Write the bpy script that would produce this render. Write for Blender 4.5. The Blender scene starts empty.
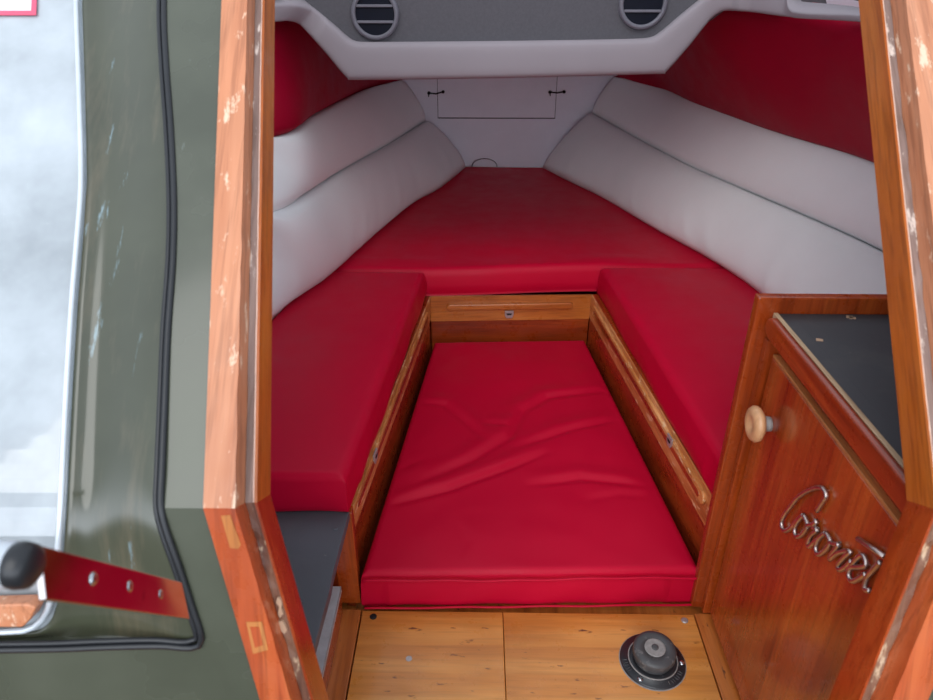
import bpy, bmesh, math, random
from mathutils import Vector, noise as mnoise
random.seed(5)
SC = bpy.context.scene
COL = SC.collection
V = Vector
# ------------------------------------------------------------------ camera
F = 700.0
TH = math.radians(29.1)
YAW = math.atan(12/700*math.cos(TH))
CAM = V((-.093, 0, 1.06))
cd = bpy.data.cameras.new('camera'); cam = bpy.data.objects.new('camera', cd); COL.objects.link(cam)
cam.location = CAM
cam.rotation_euler = (math.pi/2-TH, 0, YAW)
cd.sensor_width = 36; cd.lens = 36*F/933; cd.clip_start = .02
cd.dof.use_dof = True; cd.dof.focus_distance = 1.5; cd.dof.aperture_fstop = 9
SC.camera = cam

def ray(px, py):
    a = (px-466.5)/F; b = (350-py)/F
    y = math.cos(TH)+b*math.sin(TH); z = -math.sin(TH)+b*math.cos(TH)
    c, s = math.cos(YAW), math.sin(YAW)
    return V((a*c-y*s, a*s+y*c, z))
def P(px, py, x=None, y=None, z=None):
    r = ray(px, py)
    t = (x-CAM.x)/r.x if x is not None else (y-CAM.y)/r.y if y is not None else (z-CAM.z)/r.z
    return CAM+r*t

# ------------------------------------------------------------------ materials
def lin(c):
    return tuple(((v/255)/12.92 if v/255 <= .04045 else ((v/255+.055)/1.055)**2.4) for v in c)+(1,)
def new_mat(name):
    m = bpy.data.materials.new(name); m.use_nodes = True
    nt = m.node_tree
    return m, nt, nt.nodes['Principled BSDF']
def node(nt, t, **k):
    n = nt.nodes.new(t)
    for a, b in k.items(): setattr(n, a, b)
    return n
def coords(nt, scale=(1, 1, 1), rot=(0, 0, 0)):
    tc = node(nt, 'ShaderNodeTexCoord'); mp = node(nt, 'ShaderNodeMapping')
    mp.vector_type = 'TEXTURE' if False else 'POINT'
    r0 = node(nt, 'ShaderNodeMapping'); r0.inputs['Rotation'].default_value = rot
    nt.links.new(tc.outputs['Object'], r0.inputs['Vector'])
    nt.links.new(r0.outputs['Vector'], mp.inputs['Vector'])
    mp.inputs['Scale'].default_value = scale
    return mp.outputs['Vector']
def noise(nt, vec, scale, detail=4, rough=.55, dist=0):
    n = node(nt, 'ShaderNodeTexNoise')
    n.inputs['Scale'].default_value = scale; n.inputs['Detail'].default_value = detail
    n.inputs['Roughness'].default_value = rough; n.inputs['Distortion'].default_value = dist
    nt.links.new(vec, n.inputs['Vector'])
    return n.outputs['Fac']
def ramp(nt, fac, stops):
    n = node(nt, 'ShaderNodeValToRGB')
    while len(n.color_ramp.elements) < len(stops): n.color_ramp.elements.new(.5)
    for e, (p, c) in zip(n.color_ramp.elements, stops):
        e.position = p; e.color = c if len(c) == 4 else tuple(c)+(1,)
    nt.links.new(fac, n.inputs['Fac'])
    return n.outputs['Color']
def mixc(nt, fac, a, b, mode='MIX'):
    n = node(nt, 'ShaderNodeMix', data_type='RGBA', blend_type=mode)
    for sock, v in (('Factor', fac), ('A', a), ('B', b)):
        s = [i for i in n.inputs if i.name == sock and (i.type == ('VALUE' if sock == 'Factor' else 'RGBA'))][0]
        if isinstance(v, bpy.types.NodeSocket): nt.links.new(v, s)
        else: s.default_value = v
    return [o for o in n.outputs if o.type == 'RGBA'][0]
def bump(nt, h, strength, dist, bs):
    b = node(nt, 'ShaderNodeBump'); b.inputs['Strength'].default_value = strength
    b.inputs['Distance'].default_value = dist
    nt.links.new(h, b.inputs['Height']); nt.links.new(b.outputs['Normal'], bs.inputs['Normal'])

def m_wood(name, dark, mid, light, axis='X', rough=.28, coat=.5, worn=None, wornamt=.6, rot=(0, 0, 0), spots=None, fine=1.0):
    m, nt, bs = new_mat(name)
    sc = {'X': (1.2, 22, 22), 'Y': (22, 1.2, 22), 'Z': (22, 22, 1.2)}[axis]
    v = coords(nt, sc, rot)
    n1 = noise(nt, v, 1.0, 6, .6, .6)
    c = ramp(nt, n1, [(.3, lin(dark)), (.5, lin(mid)), (.72, lin(light))])
    sc2 = {'X': (9, 190, 190), 'Y': (190, 9, 190), 'Z': (190, 190, 9)}[axis]
    v2 = coords(nt, sc2, rot)
    n2 = noise(nt, v2, 1.0, 3, .6)
    g = ramp(nt, n2, [(.36, (.52, .45, .4, 1)), (.52, (1, 1, 1, 1))])
    c = mixc(nt, .55*fine, c, g, 'MULTIPLY')
    v3 = coords(nt)
    n3 = noise(nt, v3, 5, 3, .5)
    c = mixc(nt, .35, c, ramp(nt, n3, [(.3, (.6, .55, .5, 1)), (.65, (1.25, 1.25, 1.2, 1))]), 'MULTIPLY')
    rsock = None
    if worn:
        v4 = coords(nt, {'X': (.35, 1, 1), 'Y': (1, .35, 1), 'Z': (1, 1, .35)}[axis], rot)
        n4 = noise(nt, v4, 55, 5, .65)
        f = ramp(nt, n4, [(wornamt-.03, (0, 0, 0, 1)), (wornamt+.03, (1, 1, 1, 1))])
        c = mixc(nt, f, c, lin(worn))
    if spots:
        n5 = noise(nt, coords(nt, {'X': (.3, 1, 1), 'Y': (1, .3, 1), 'Z': (1, 1, .3)}[axis], rot), 70, 3, .6)
        f = ramp(nt, n5, [(.29, (1, 1, 1, 1)), (.35, (0, 0, 0, 1))])
        c = mixc(nt, f, c, lin(spots))
    nt.links.new(c, bs.inputs['Base Color'])
    bs.inputs['Roughness'].default_value = rough
    nr = ramp(nt, noise(nt, v3, 30, 4, .6), [(.3, (rough-.08,)*3), (.7, (rough+.15,)*3)])
    nt.links.new(nr, bs.inputs['Roughness'])
    bs.inputs['Coat Weight'].default_value = coat; bs.inputs['Coat Roughness'].default_value = .12
    bump(nt, n2, .25, .0006, bs)
    return m
def m_vinyl(name, col, rough=.38, mottle=.12, spec=.5, sheen=0):
    m, nt, bs = new_mat(name)
    v = coords(nt)
    n = noise(nt, v, 7, 4, .6)
    a = lin(col); k = 1-mottle
    c = mixc(nt, 1.0, a, ramp(nt, n, [(.3, (k, k, k, 1)), (.7, (1, 1, 1, 1))]), 'MULTIPLY')
    nt.links.new(c, bs.inputs['Base Color'])
    nt.links.new(ramp(nt, noise(nt, v, 14, 4, .6), [(.3, (rough-.06,)*3), (.7, (rough+.1,)*3)]), bs.inputs['Roughness'])
    bs.inputs['Specular IOR Level'].default_value = spec
    g = node(nt, 'ShaderNodeTexVoronoi'); g.inputs['Scale'].default_value = 900
    nt.links.new(v, g.inputs['Vector'])
    bump(nt, g.outputs['Distance'], .12, .0003, bs)
    return m
def m_plain(name, col, rough=.5, metal=0, nz=.12, nscale=20, coat=0, bumps=0, bscale=60, spec=.5):
    m, nt, bs = new_mat(name)
    v = coords(nt)
    n = noise(nt, v, nscale, 5, .6); k = 1-nz
    c = mixc(nt, 1.0, lin(col), ramp(nt, n, [(.3, (k, k, k, 1)), (.7, (1+nz*.4,)*3)]), 'MULTIPLY')
    nt.links.new(c, bs.inputs['Base Color'])
    bs.inputs['Roughness'].default_value = rough; bs.inputs['Metallic'].default_value = metal
    bs.inputs['Coat Weight'].default_value = coat; bs.inputs['Coat Roughness'].default_value = .08
    bs.inputs['Specular IOR Level'].default_value = spec
    if bumps: bump(nt, noise(nt, v, bscale, 4, .6), bumps, .001, bs)
    return m
def m_scuffed(name, base, scuff, thresh=.62, rough=.5, scale=60, streak=(1, 1, 1), coat=0, big=None, metal=0):
    m, nt, bs = new_mat(name)
    v = coords(nt, streak)
    c = lin(base)
    n0 = noise(nt, coords(nt), 6, 4, .6)
    c = mixc(nt, 1.0, c, ramp(nt, n0, [(.3, (.78, .78, .78, 1)), (.7, (1.12, 1.12, 1.12, 1))]), 'MULTIPLY')
    if big:
        c = mixc(nt, ramp(nt, noise(nt, coords(nt, streak), 9, 5, .7), [(.5, (0, 0, 0, 1)), (.7, (.7, .7, .7, 1))]), c, lin(big))
    f = ramp(nt, noise(nt, v, scale, 5, .7), [(thresh, (0, 0, 0, 1)), (thresh+.08, (1, 1, 1, 1))])
    c = mixc(nt, f, c, lin(scuff))
    nt.links.new(c, bs.inputs['Base Color'])
    bs.inputs['Metallic'].default_value = metal
    nt.links.new(ramp(nt, n0, [(.3, (max(rough-.1, .03),)*3), (.7, (rough+.1,)*3)]), bs.inputs['Roughness'])
    bs.inputs['Coat Weight'].default_value = coat; bs.inputs['Coat Roughness'].default_value = .1
    return m

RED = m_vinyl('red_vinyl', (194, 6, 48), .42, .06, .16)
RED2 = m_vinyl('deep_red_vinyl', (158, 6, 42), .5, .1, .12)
WHITE = m_vinyl('white_vinyl', (232, 233, 234), .5, .04, .3)
LIPM = m_vinyl('padded_trim_vinyl', (146, 138, 144), .6, .06, .2)
GREYCLOTH = m_plain('grey_headlining', (84, 82, 88), .85, nz=.12, nscale=200, bumps=.3, bscale=500)
WPAINT = m_plain('white_paint', (226, 222, 232), .55, nz=.06, nscale=6)
MAHOG = m_wood('mahogany', (128, 44, 12), (162, 66, 22), (186, 90, 34), 'Z', .26, .55)
MAHOG_X = m_wood('mahogany_cross', (112, 36, 10), (150, 58, 18), (182, 84, 32), 'X', .3, .4)
MAHOG_Y = m_wood('mahogany_rail', (112, 36, 12), (150, 56, 20), (180, 78, 32), 'Y', .28, .5)
TEAK_Y = m_wood('worn_rail_wood', (168, 92, 42), (206, 134, 74), (228, 172, 116), 'Y', .35, .3, worn=(232, 192, 148), wornamt=.6)
TEAK_X = m_wood('golden_wood', (158, 82, 30), (188, 108, 44), (206, 132, 62), 'X', .3, .4)
EDGE = m_wood('pale_edge_wood', (150, 84, 40), (180, 112, 62), (202, 140, 86), 'Y', .4, .2)
EDGE_PALE = m_wood('bare_rail_edge', (160, 124, 92), (196, 168, 136), (214, 196, 170), 'Y', .5, .1)
FLOORW = m_wood('floor_plywood', (184, 108, 40), (210, 138, 62), (226, 160, 84), 'X', .3, .35, spots=(104, 52, 26), fine=.5)
FLOORT = m_wood('floor_trim_wood', (150, 78, 32), (184, 106, 46), (206, 130, 66), 'Y', .35, .3, spots=(90, 48, 28), fine=.6)
JROT = (math.radians(45), 0, 0)   # turns the leaning jamb's own length into Z
J_OUT = m_wood('sun_bleached_varnish', (178, 108, 72), (196, 130, 94), (212, 154, 122), 'Z', .45, .2, worn=(226, 192, 164), wornamt=.62, rot=JROT)
J_REV = m_wood('amber_varnish', (148, 70, 18), (176, 92, 28), (196, 114, 44), 'Z', .38, .15, rot=JROT)
J_GRV = m_wood('weathered_bare_wood', (96, 70, 62), (140, 116, 108), (178, 158, 150), 'Z', .7, 0, worn=(214, 196, 184), wornamt=.6, rot=JROT)
J_STEP = m_wood('brown_step_wood', (120, 66, 34), (146, 88, 50), (166, 108, 68), 'Z', .4, .2, rot=JROT)
LROT = (math.radians(15), 0, 0)
L_OUT = m_wood('orange_varnish', (150, 58, 24), (182, 82, 40), (200, 106, 58), 'Z', .26, .5, worn=(206, 146, 108), wornamt=.76, rot=LROT)
L_REV = m_wood('red_brown_varnish', (120, 40, 12), (152, 58, 18), (176, 82, 34), 'Z', .22, .6, rot=LROT)
L_GRV = m_wood('dark_worn_wood', (70, 38, 28), (112, 68, 50), (160, 122, 96), 'Z', .65, .1, worn=(206, 178, 146), wornamt=.6, rot=LROT)
PALEWOOD = m_wood('repair_patch', (170, 98, 44), (192, 122, 62), (206, 140, 80), 'Z', .4, .2, rot=LROT)
BEAD = m_plain('pale_worn_bead', (222, 190, 174), .6, nz=.25, nscale=60)
CHIP = m_plain('bare_chip', (190, 156, 128), .7)
GREEN = m_scuffed('green_gelcoat', (74, 78, 64), (128, 140, 134), .68, .3, 38, (3, .6, .6), coat=.6)
GREEN_IN = m_scuffed('green_recess_gelcoat', (68, 71, 56), (118, 140, 146), .64, .2, 26, (3, .45, .45), coat=.7, big=(100, 92, 74))  # brown streaks in the colour stand in for a reflected band
BLACKRUB = m_plain('black_rubber', (34, 36, 40), .35, nz=.2)
BLACKPL = m_scuffed('black_plastic', (40, 42, 46), (84, 84, 86), .64, .32, 80)
BLACKPL2 = m_scuffed('scuffed_knob_plastic', (74, 74, 76), (112, 110, 108), .56, .45, 60)
GREYPL = m_plain('grey_plastic', (150, 146, 144), .5, nz=.25, nscale=120)
LAMIN = m_scuffed('dark_grey_laminate', (82, 84, 91), (128, 126, 126), .66, .55, 45, big=(92, 92, 96))
LAMIN2 = m_scuffed('charcoal_worktop', (62, 62, 66), (136, 132, 124), .68, .55, 60, big=(78, 76, 76))
ALU = m_plain('brushed_aluminium', (196, 202, 206), .45, .1, nz=.15, nscale=50)
CHROME = m_plain('chrome', (206, 190, 184), .34, 1, nz=.2, nscale=80)
MIRROR = m_scuffed('polished_steel', (196, 190, 188), (150, 146, 146), .62, .14, 50, (1, .6, 2), metal=1)
STEEL = m_plain('steel', (200, 204, 208), .22, 1, nz=.1)
BRASSD = m_plain('tarnished_metal', (184, 180, 180), .35, .5, nz=.3, nscale=200)
DARKIN = m_plain('dark_void', (16, 14, 16), .8)
NAVY = m_plain('navy_plastic', (7, 11, 28), .5, spec=.2, nz=.2, nscale=80)
VRING = m_plain('vent_grey_plastic', (104, 102, 112), .5)
KNOBW = m_wood('light_turned_wood', (182, 126, 84), (206, 152, 108), (222, 174, 130), 'Z', .45, .2, fine=.5)
SILVERTRIM = m_plain('silver_trim', (214, 222, 230), .3, .3)
PANE = None
def m_pane():
    m, nt, bs = new_mat('sky_painted_pane')
    v = coords(nt)
    n = noise(nt, v, 5, 5, .6)
    c = ramp(nt, n, [(.3, lin((136, 143, 148))), (.7, lin((192, 200, 206)))])  # pale tones paint the sky's reflection into the pane colour
    f = ramp(nt, noise(nt, v, 160, 4, .7), [(.66, (0, 0, 0, 1)), (.8, (.3, .3, .3, 1))])
    c = mixc(nt, f, c, lin((210, 214, 218)))
    nt.links.new(c, bs.inputs['Base Color'])
    bs.inputs['Roughness'].default_value = .12; bs.inputs['Coat Weight'].default_value = 1
    bs.inputs['Coat Roughness'].default_value = .03
    bs.inputs['Specular IOR Level'].default_value = .8
    return m
PANE = m_pane()
STICK = m_plain('white_sticker', (240, 232, 236), .5); STICKR = m_plain('pink_red_print', (226, 90, 120), .5)

# ------------------------------------------------------------------ object helpers
def thing(name, label, cat, loc=(0, 0, 0), group=None):
    o = bpy.data.objects.new(name, None); COL.objects.link(o); o.location = loc
    o.empty_display_size = .05
    o['label'] = label; o['category'] = cat
    if group: o['group'] = group
    return o
def tag(o, label, cat, group=None):
    o['label'] = label; o['category'] = cat
    if group: o['group'] = group
    return o
def origin(o):
    p = V((0, 0, 0))
    while o is not None: p = p+o.location; o = o.parent
    return p
def mk(name, verts, faces, mat, parent=None, smooth=False, bev=0, seg=2, loc=None, label=None, kind=None):
    me = bpy.data.meshes.new(name)
    off = origin(parent) if parent else V((0, 0, 0))
    if loc is not None and parent is None: off = V(loc)
    me.from_pydata([tuple(V(v)-off) for v in verts], [], faces); me.validate()
    bm = bmesh.new(); bm.from_mesh(me); bmesh.ops.recalc_face_normals(bm, faces=bm.faces); bm.to_mesh(me); bm.free()
    mats = mat if isinstance(mat, (list, tuple)) else [mat]
    for x in mats: me.materials.append(x)
    if smooth:
        for p in me.polygons: p.use_smooth = True
    o = bpy.data.objects.new(name, me); COL.objects.link(o)
    if parent: o.parent = parent
    elif loc is not None: o.location = loc
    if bev:
        b = o.modifiers.new('bevel', 'BEVEL'); b.width = bev; b.segments = seg; b.limit_method = 'ANGLE'
        b.angle_limit = math.radians(40)
        for p in me.polygons: p.use_smooth = True
        w = o.modifiers.new('wn', 'WEIGHTED_NORMAL'); w.keep_sharp = True
    if label: o['label'] = label
    if kind: o['kind'] = kind
    return o
class MB:
    def __init__(s): s.v = []; s.f = []
    def add(s, vs, fs):
        n = len(s.v); s.v += [V(v) for v in vs]; s.f += [tuple(i+n for i in f) for f in fs]; return s
    def box(s, a, b):
        x0, y0, z0 = a; x1, y1, z1 = b
        return s.add([(x0, y0, z0), (x1, y0, z0), (x1, y1, z0), (x0, y1, z0), (x0, y0, z1), (x1, y0, z1), (x1, y1, z1), (x0, y1, z1)],
                     [(0, 1, 2, 3), (4, 5, 6, 7), (0, 1, 5, 4), (1, 2, 6, 5), (2, 3, 7, 6), (3, 0, 4, 7)])
    def prism(s, pts, d):
        pts = [V(p) for p in pts]; d = V(d); n = len(pts)
        return s.add(pts+[p+d for p in pts], [tuple(range(n)), tuple(range(n, 2*n))]+[(i, (i+1) % n, n+(i+1) % n, n+i) for i in range(n)])
    def tube(s, pts, r, n=10, closed=False, rr=None, flat=None):
        pts = [V(p) for p in pts]; m = len(pts); rings = []
        up = None
        for i, p in enumerate(pts):
            a = pts[(i-1) % m] if (closed or i > 0) else p
            b = pts[(i+1) % m] if (closed or i < m-1) else p
            t = (b-a).normalized()
            if up is None:
                up = V((0, 0, 1)) if abs(t.z) < .9 else V((0, 1, 0))
                if flat: up = V(flat)
            x = t.cross(up).normalized(); y = x.cross(t).normalized()
            if not flat: up = y
            q = rr[i] if rr else r
            rings.append([p+x*math.cos(k*2*math.pi/n)*q+y*math.sin(k*2*math.pi/n)*q for k in range(n)])
        vs = [v for r_ in rings for v in r_]; fs = []
        for i in range(m if closed else m-1):
            j = (i+1) % m
            for k in range(n): fs.append((i*n+k, i*n+(k+1) % n, j*n+(k+1) % n, j*n+k))
        if not closed: fs += [tuple(range(n)), tuple(range((m-1)*n, m*n))]
        return s.add(vs, fs)
    def lathe(s, c, ax, prof, n=40):
        """prof: list of (radius, height along ax)"""
        c = V(c); ax = V(ax).normalized()
        x = ax.orthogonal().normalized(); y = ax.cross(x)
        vs = []; fs = []
        for r, h in prof:
            r = max(r, 1e-5)
            vs += [c+ax*h+x*math.cos(k*2*math.pi/n)*r+y*math.sin(k*2*math.pi/n)*r for k in range(n)]
        m = len(prof)
        for i in range(m-1):
            for k in range(n): fs.append((i*n+k, i*n+(k+1) % n, (i+1)*n+(k+1) % n, (i+1)*n+k))
        fs += [tuple(range(n)), tuple(range((m-1)*n, m*n))]
        return s.add(vs, fs)
    def out(s, name, mat, parent=None, **k): return mk(name, s.v, s.f, mat, parent, **k)

def resample(pts, n, smooth=True):
    pts = [V(p) for p in pts]
    if smooth and len(pts) > 2:          # Catmull-Rom
        q = []
        for i in range(len(pts)-1):
            p0 = pts[max(i-1, 0)]; p1 = pts[i]; p2 = pts[i+1]; p3 = pts[min(i+2, len(pts)-1)]
            for k in range(12):
                t = k/12
                q.append(.5*((2*p1)+(p2-p0)*t+(2*p0-5*p1+4*p2-p3)*t*t+(3*p1-p0-3*p2+p3)*t**3))
        q.append(pts[-1]); pts = q
    L = [0]
    for a, b in zip(pts, pts[1:]): L.append(L[-1]+(b-a).length)
    out = []; j = 0
    for i in range(n):
        s = L[-1]*i/(n-1)
        while j < len(L)-2 and L[j+1] < s: j += 1
        t = (s-L[j])/max(L[j+1]-L[j], 1e-9)
        out.append(pts[j].lerp(pts[j+1], min(max(t, 0), 1)))
    return out
def dist_poly(p, poly):
    """signed distance and parameter of p (2D) to polyline"""
    best = (1e9, 1, 0); tot = 0
    Ls = [(b-a).length for a, b in zip(poly, poly[1:])]; T = sum(Ls)
    for (a, b), l in zip(zip(poly, poly[1:]), Ls):
        ab = b-a; t = max(0, min(1, (p-a).dot(ab)/(l*l)))
        q = a+ab*t; d = (p-q).length
        if d < best[0]:
            s = ab.x*(p.y-a.y)-ab.y*(p.x-a.x)
            best = (d, 1 if s > 0 else -1, (tot+t*l)/T)
        tot += l
    return best

def slab(name, quad, z0, z1, r, wr, mat, parent=None, nu=60, nv=60, dome=0., label=None, loc=None, side=None, rb=None):
    """upholstered slab over the plan quad A,B,C,D; rounded edges, top relief wr(x,y)"""
    A, B, C, D = [V(q) for q in quad]
    W = ((B-A).length+(C-D).length)/2; H = ((D-A).length+(C-B).length)/2
    def samples(n, L):
        k = 7
        e = [r*(1-math.cos(i/k*math.pi/2))/L for i in range(k)]
        mid = [r/L+(1-2*r/L)*i/(n-1) for i in range(n)]
        return e+mid+[1-x for x in reversed(e)]
    U = samples(nu, W); Vv = samples(nv, H)
    def pos(u, v): return (A*(1-u)+B*u)*(1-v)+(D*(1-u)+C*u)*v
    def drop(d):
        return 0 if d >= r else r-math.sqrt(max(0, r*r-(r-d)**2))
    n, m = len(U), len(Vv); vs = []; fs = []
    for v in Vv:
        for u in U:
            p = pos(u, v); du = min(u, 1-u)*W; dv = min(v, 1-v)*H
            edge = min(1, min(du, dv)/.05)
            z = z1-max(drop(du), drop(dv))
            if wr: z += wr(p.x, p.y)*min(1, min(du, dv)/.03)
            z += dome*(1-(2*u-1)**4)*(1-(2*v-1)**4)
            vs.append(V((p.x, p.y, z)))
    for j in range(m-1):
        for i in range(n-1): fs.append((j*n+i, j*n+i+1, (j+1)*n+i+1, (j+1)*n+i))
    # side skirt rings
    ring = [i for i in range(n)]+[j*n+n-1 for j in range(1, m)]+[(m-1)*n+i for i in range(n-2, -1, -1)]+[j*n for j in range(m-2, 0, -1)]
    c = (A+B+C+D)/4
    prev = ring; rb = rb or r*.5
    cx = V((c.x, c.y, 0))
    levels = [(.25, .003), (.5, .0045), (.75, .0045), (.93, 0.003), (1.0, -.001)]
    for t, o in levels:
        cur = []
        for k in ring:
            p = vs[k]; zt = z1-r
            nx = V((p.x, p.y, 0))
            # outward direction from the nearest edge
            q = nx-cx; q.x /= max(W, .01); q.y /= max(H, .01)
            d = V((1 if q.x > 0 else -1, 0, 0)) if abs(q.x) > abs(q.y)*.98 else V((0, 1 if q.y > 0 else -1, 0))
            wob = .0015*math.sin(p.x*41+p.y*23+t*5)
            cur.append(len(vs)); vs.append(V((p.x, p.y, zt+(z0-zt)*t))+d*(o+wob))
        for i in range(len(ring)):
            j = (i+1) % len(ring); fs.append((prev[i], prev[j], cur[j], cur[i]))
        prev = cur
    fs.append(tuple(prev))
    return mk(name, vs, fs, mat, parent, smooth=True, loc=loc, label=label)

def bolster(name, low, top, bulge, nrm, mat, n=90, m=22, back=.03, endr=.08, fold=None, loc=None, p=2.4, ends=(1, 1), sag=0):
    """long upholstered roll between two edge curves (bow to aft)"""
    L = resample(low, n); T = resample(top, n); nrm = V(nrm)
    length = sum((b-a).length for a, b in zip(L, L[1:]))
    vs = []; fs = []
    for i in range(n):
        s = length*i/(n-1)
        e = 1.0
        if ends[0] and s < endr: e *= max(0., 1-(1-s/endr)**2.2)**.5
        if ends[1] and length-s < endr: e *= max(0., 1-(1-(length-s)/endr)**2.2)**.5
        w = T[i]-L[i]
        tan = (L[min(i+1, n-1)]-L[max(i-1, 0)]).normalized()
        nn = w.cross(tan).normalized()
        if nn.dot(nrm) < 0: nn = -nn
        for j in range(m):
            a = -1+2*j/(m-1); a = math.copysign(abs(a)**.8, a)
            v = (a+1)/2
            h = bulge*e*max(0, 1-abs(a)**p)**(1/p)
            if fold: h += fold(s, v)*e*(1-abs(a)**6)
            vs.append(L[i]+w*v+nn*(h+.002)+V((0, 0, -sag*(1-a*a))))
        for v in (1.0, 0.0):
            vs.append(L[i]+w*(.03+.94*v)-nn*back)
    q = m+2
    for i in range(n-1):
        for j in range(q): fs.append((i*q+j, i*q+(j+1) % q, (i+1)*q+(j+1) % q, (i+1)*q+j))
    fs += [tuple(range(q)), tuple(range((n-1)*q, n*q))]
    return mk(name, vs, fs, mat, smooth=True, loc=loc)
def struct(o): o['kind'] = 'structure'; return o

# ------------------------------------------------------------------ hull curves (bow -> aft)
loL = [P(465, 168, z=.31), P(440, 188, z=.31), P(413, 203, z=.31), P(374, 234, z=.31), P(331, 270, z=.31), P(301, 292, z=.31), P(272, 319, z=.31), V((-.645, 1.22, .31)), V((-.68, .95, .31))]
loR = [P(543, 168, z=.31), P(570, 182, z=.31), P(601, 197, z=.31), P(659, 231, z=.31), P(708, 258, z=.31), P(760, 293, z=.31), V((.67, 1.35, .31)), V((.70, .95, .31))]
seL = [P(425, 121, y=2.88), P(392, 142, z=.505), P(350, 165, z=.52), P(310, 188, z=.54), P(272, 212, z=.555), V((-.79, 1.45, .56)), V((-.83, .95, .56))]
seR = [P(592, 113, y=2.88), P(640, 140, z=.51), P(690, 166, z=.505), P(745, 190, z=.50), P(815, 220, z=.50), P(880, 250, z=.50), V((.85, 1.2, .50)), V((.87, .95, .5))]
tpL = [P(402, 80, y=2.88), P(370, 88, z=.66), P(345, 98, z=.675), P(308, 117, z=.69), P(272, 137, z=.70), V((-.86, 1.6, .70)), V((-.88, .95, .70))]
tpR = [P(614, 77, y=2.88), P(668, 88, z=.66), P(700, 102, z=.66), P(750, 120, z=.66), P(800, 137, z=.66), P(870, 158, z=.66), V((.875, 1.3, .66)), V((.885, .95, .66))]
# top edge of the red side cushions, under the ledge
rdL = [P(352, 70, y=2.8), P(338, 62, y=2.5), P(314, 30, y=2.15), P(296, 12, y=1.95), V((-.61, 1.72, .965)), V((-.655, 1.5, .958)), V((-.68, 1.2, .945)), V((-.69, .95, .94))]
rdR = [P(655, 68, y=2.8), P(672, 60, y=2.5), P(694, 28, y=2.15), P(716, 8, y=1.95), V((.60, 1.72, .975)), V((.65, 1.5, .958)), V((.68, 1.2, .945)), V((.69, .95, .94))]

def foldR(s, v):
    f = 0
    for c, sl, w, a in FR: f += a*math.exp(-((s-c-sl*v)/w)**2)*max(0, (1-v))**1.5
    return f
FR = [(.22+.13*k+random.uniform(-.03, .03), random.uniform(-.25, -.05), random.uniform(.014, .03), random.uniform(-.006, .006)) for k in range(14)]
b = bolster('hull_bolster', loR, seR, .045, (-1, -.3, .6), WHITE, fold=foldR, loc=loR[4], n=140)
tag(b, 'lower white vinyl bolster along the right hull side, resting on the berth', 'bolster')
b = bolster('hull_bolster', loL, seL, .045, (1, -.3, .6), WHITE, fold=foldR, loc=loL[4], n=140)
tag(b, 'lower white vinyl bolster along the left hull side, resting on the berth', 'bolster')
b = bolster('hull_bolster', seR, tpR, .035, (-1, -.3, .6), WHITE, loc=seR[4])
tag(b, 'upper white vinyl bolster on the right, between lower bolster and red backrest', 'bolster')
b = bolster('hull_bolster', seL, tpL, .035, (1, -.3, .6), WHITE, loc=seL[4])
tag(b, 'upper white vinyl bolster on the left, between lower bolster and red backrest', 'bolster')
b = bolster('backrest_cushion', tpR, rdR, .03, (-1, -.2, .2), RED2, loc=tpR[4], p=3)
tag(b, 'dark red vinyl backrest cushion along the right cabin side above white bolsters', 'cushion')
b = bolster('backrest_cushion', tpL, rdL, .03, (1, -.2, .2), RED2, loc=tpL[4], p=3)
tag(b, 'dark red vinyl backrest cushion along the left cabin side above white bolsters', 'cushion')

# ------------------------------------------------------------------ shell
Y0, Z0 = .45, .655
def hull(name, curves, sgn):
    n = 40; rows = [resample(c, n) for c in curves]; vs = []; fs = []
    m = len(rows)
    for r_ in rows:
        for p in r_: vs.append(p)
    for j in range(m-1):
        for i in range(n-1): fs.append((j*n+i, j*n+i+1, (j+1)*n+i+1, (j+1)*n+i))
    o = mk(name, vs, fs, [WPAINT, GREYCLOTH], smooth=True)
    for f_ in o.data.polygons:
        if f_.index >= (m-2)*(n-1): f_.material_index = 1
    s = o.modifiers.new('solid', 'SOLIDIFY'); s.thickness = .03; s.offset = 0
    return struct(o)
def shift(c, dx, z=None, dz=0):
    return [V((p.x+dx, p.y, (z if z is not None else p.z+dz))) for p in c]
def ext(c):    # carry the curve to the bow wall and aft bulkhead
    d = (c[0]-c[1]).normalized(); e = (c[-1]-c[-2]).normalized()
    zp = c[-1].z; yt = (Y0+(zp-Z0) if zp > Z0 else Y0+.27*(zp-Z0))+.06
    return [c[0]+d*.12]+c+([c[-1]+e*((yt-c[-1].y)/e.y)] if yt < c[-1].y-.02 else [])
for nm, lo, se, tp, rd, s in (('wall_right', loR, seR, tpR, rdR, 1), ('wall_left', loL, seL, tpL, rdL, -1)):
    up = [V((s*.76, min(p.y, 2.4), 1.12)) for p in rd]
    k = s*.065
    hull(nm, [shift(ext(lo), k*1.2, -.03), shift(ext(lo), k*1.2), shift(ext(se), k), shift(ext(tp), k), shift(ext(rd), k*1.1, dz=.02), ext(up)], s)
W = MB(); W.box((-.75, 2.92, -.03), (.75, 2.96, 1.0)); o = W.out('wall_bow', WPAINT); struct(o)
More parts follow.
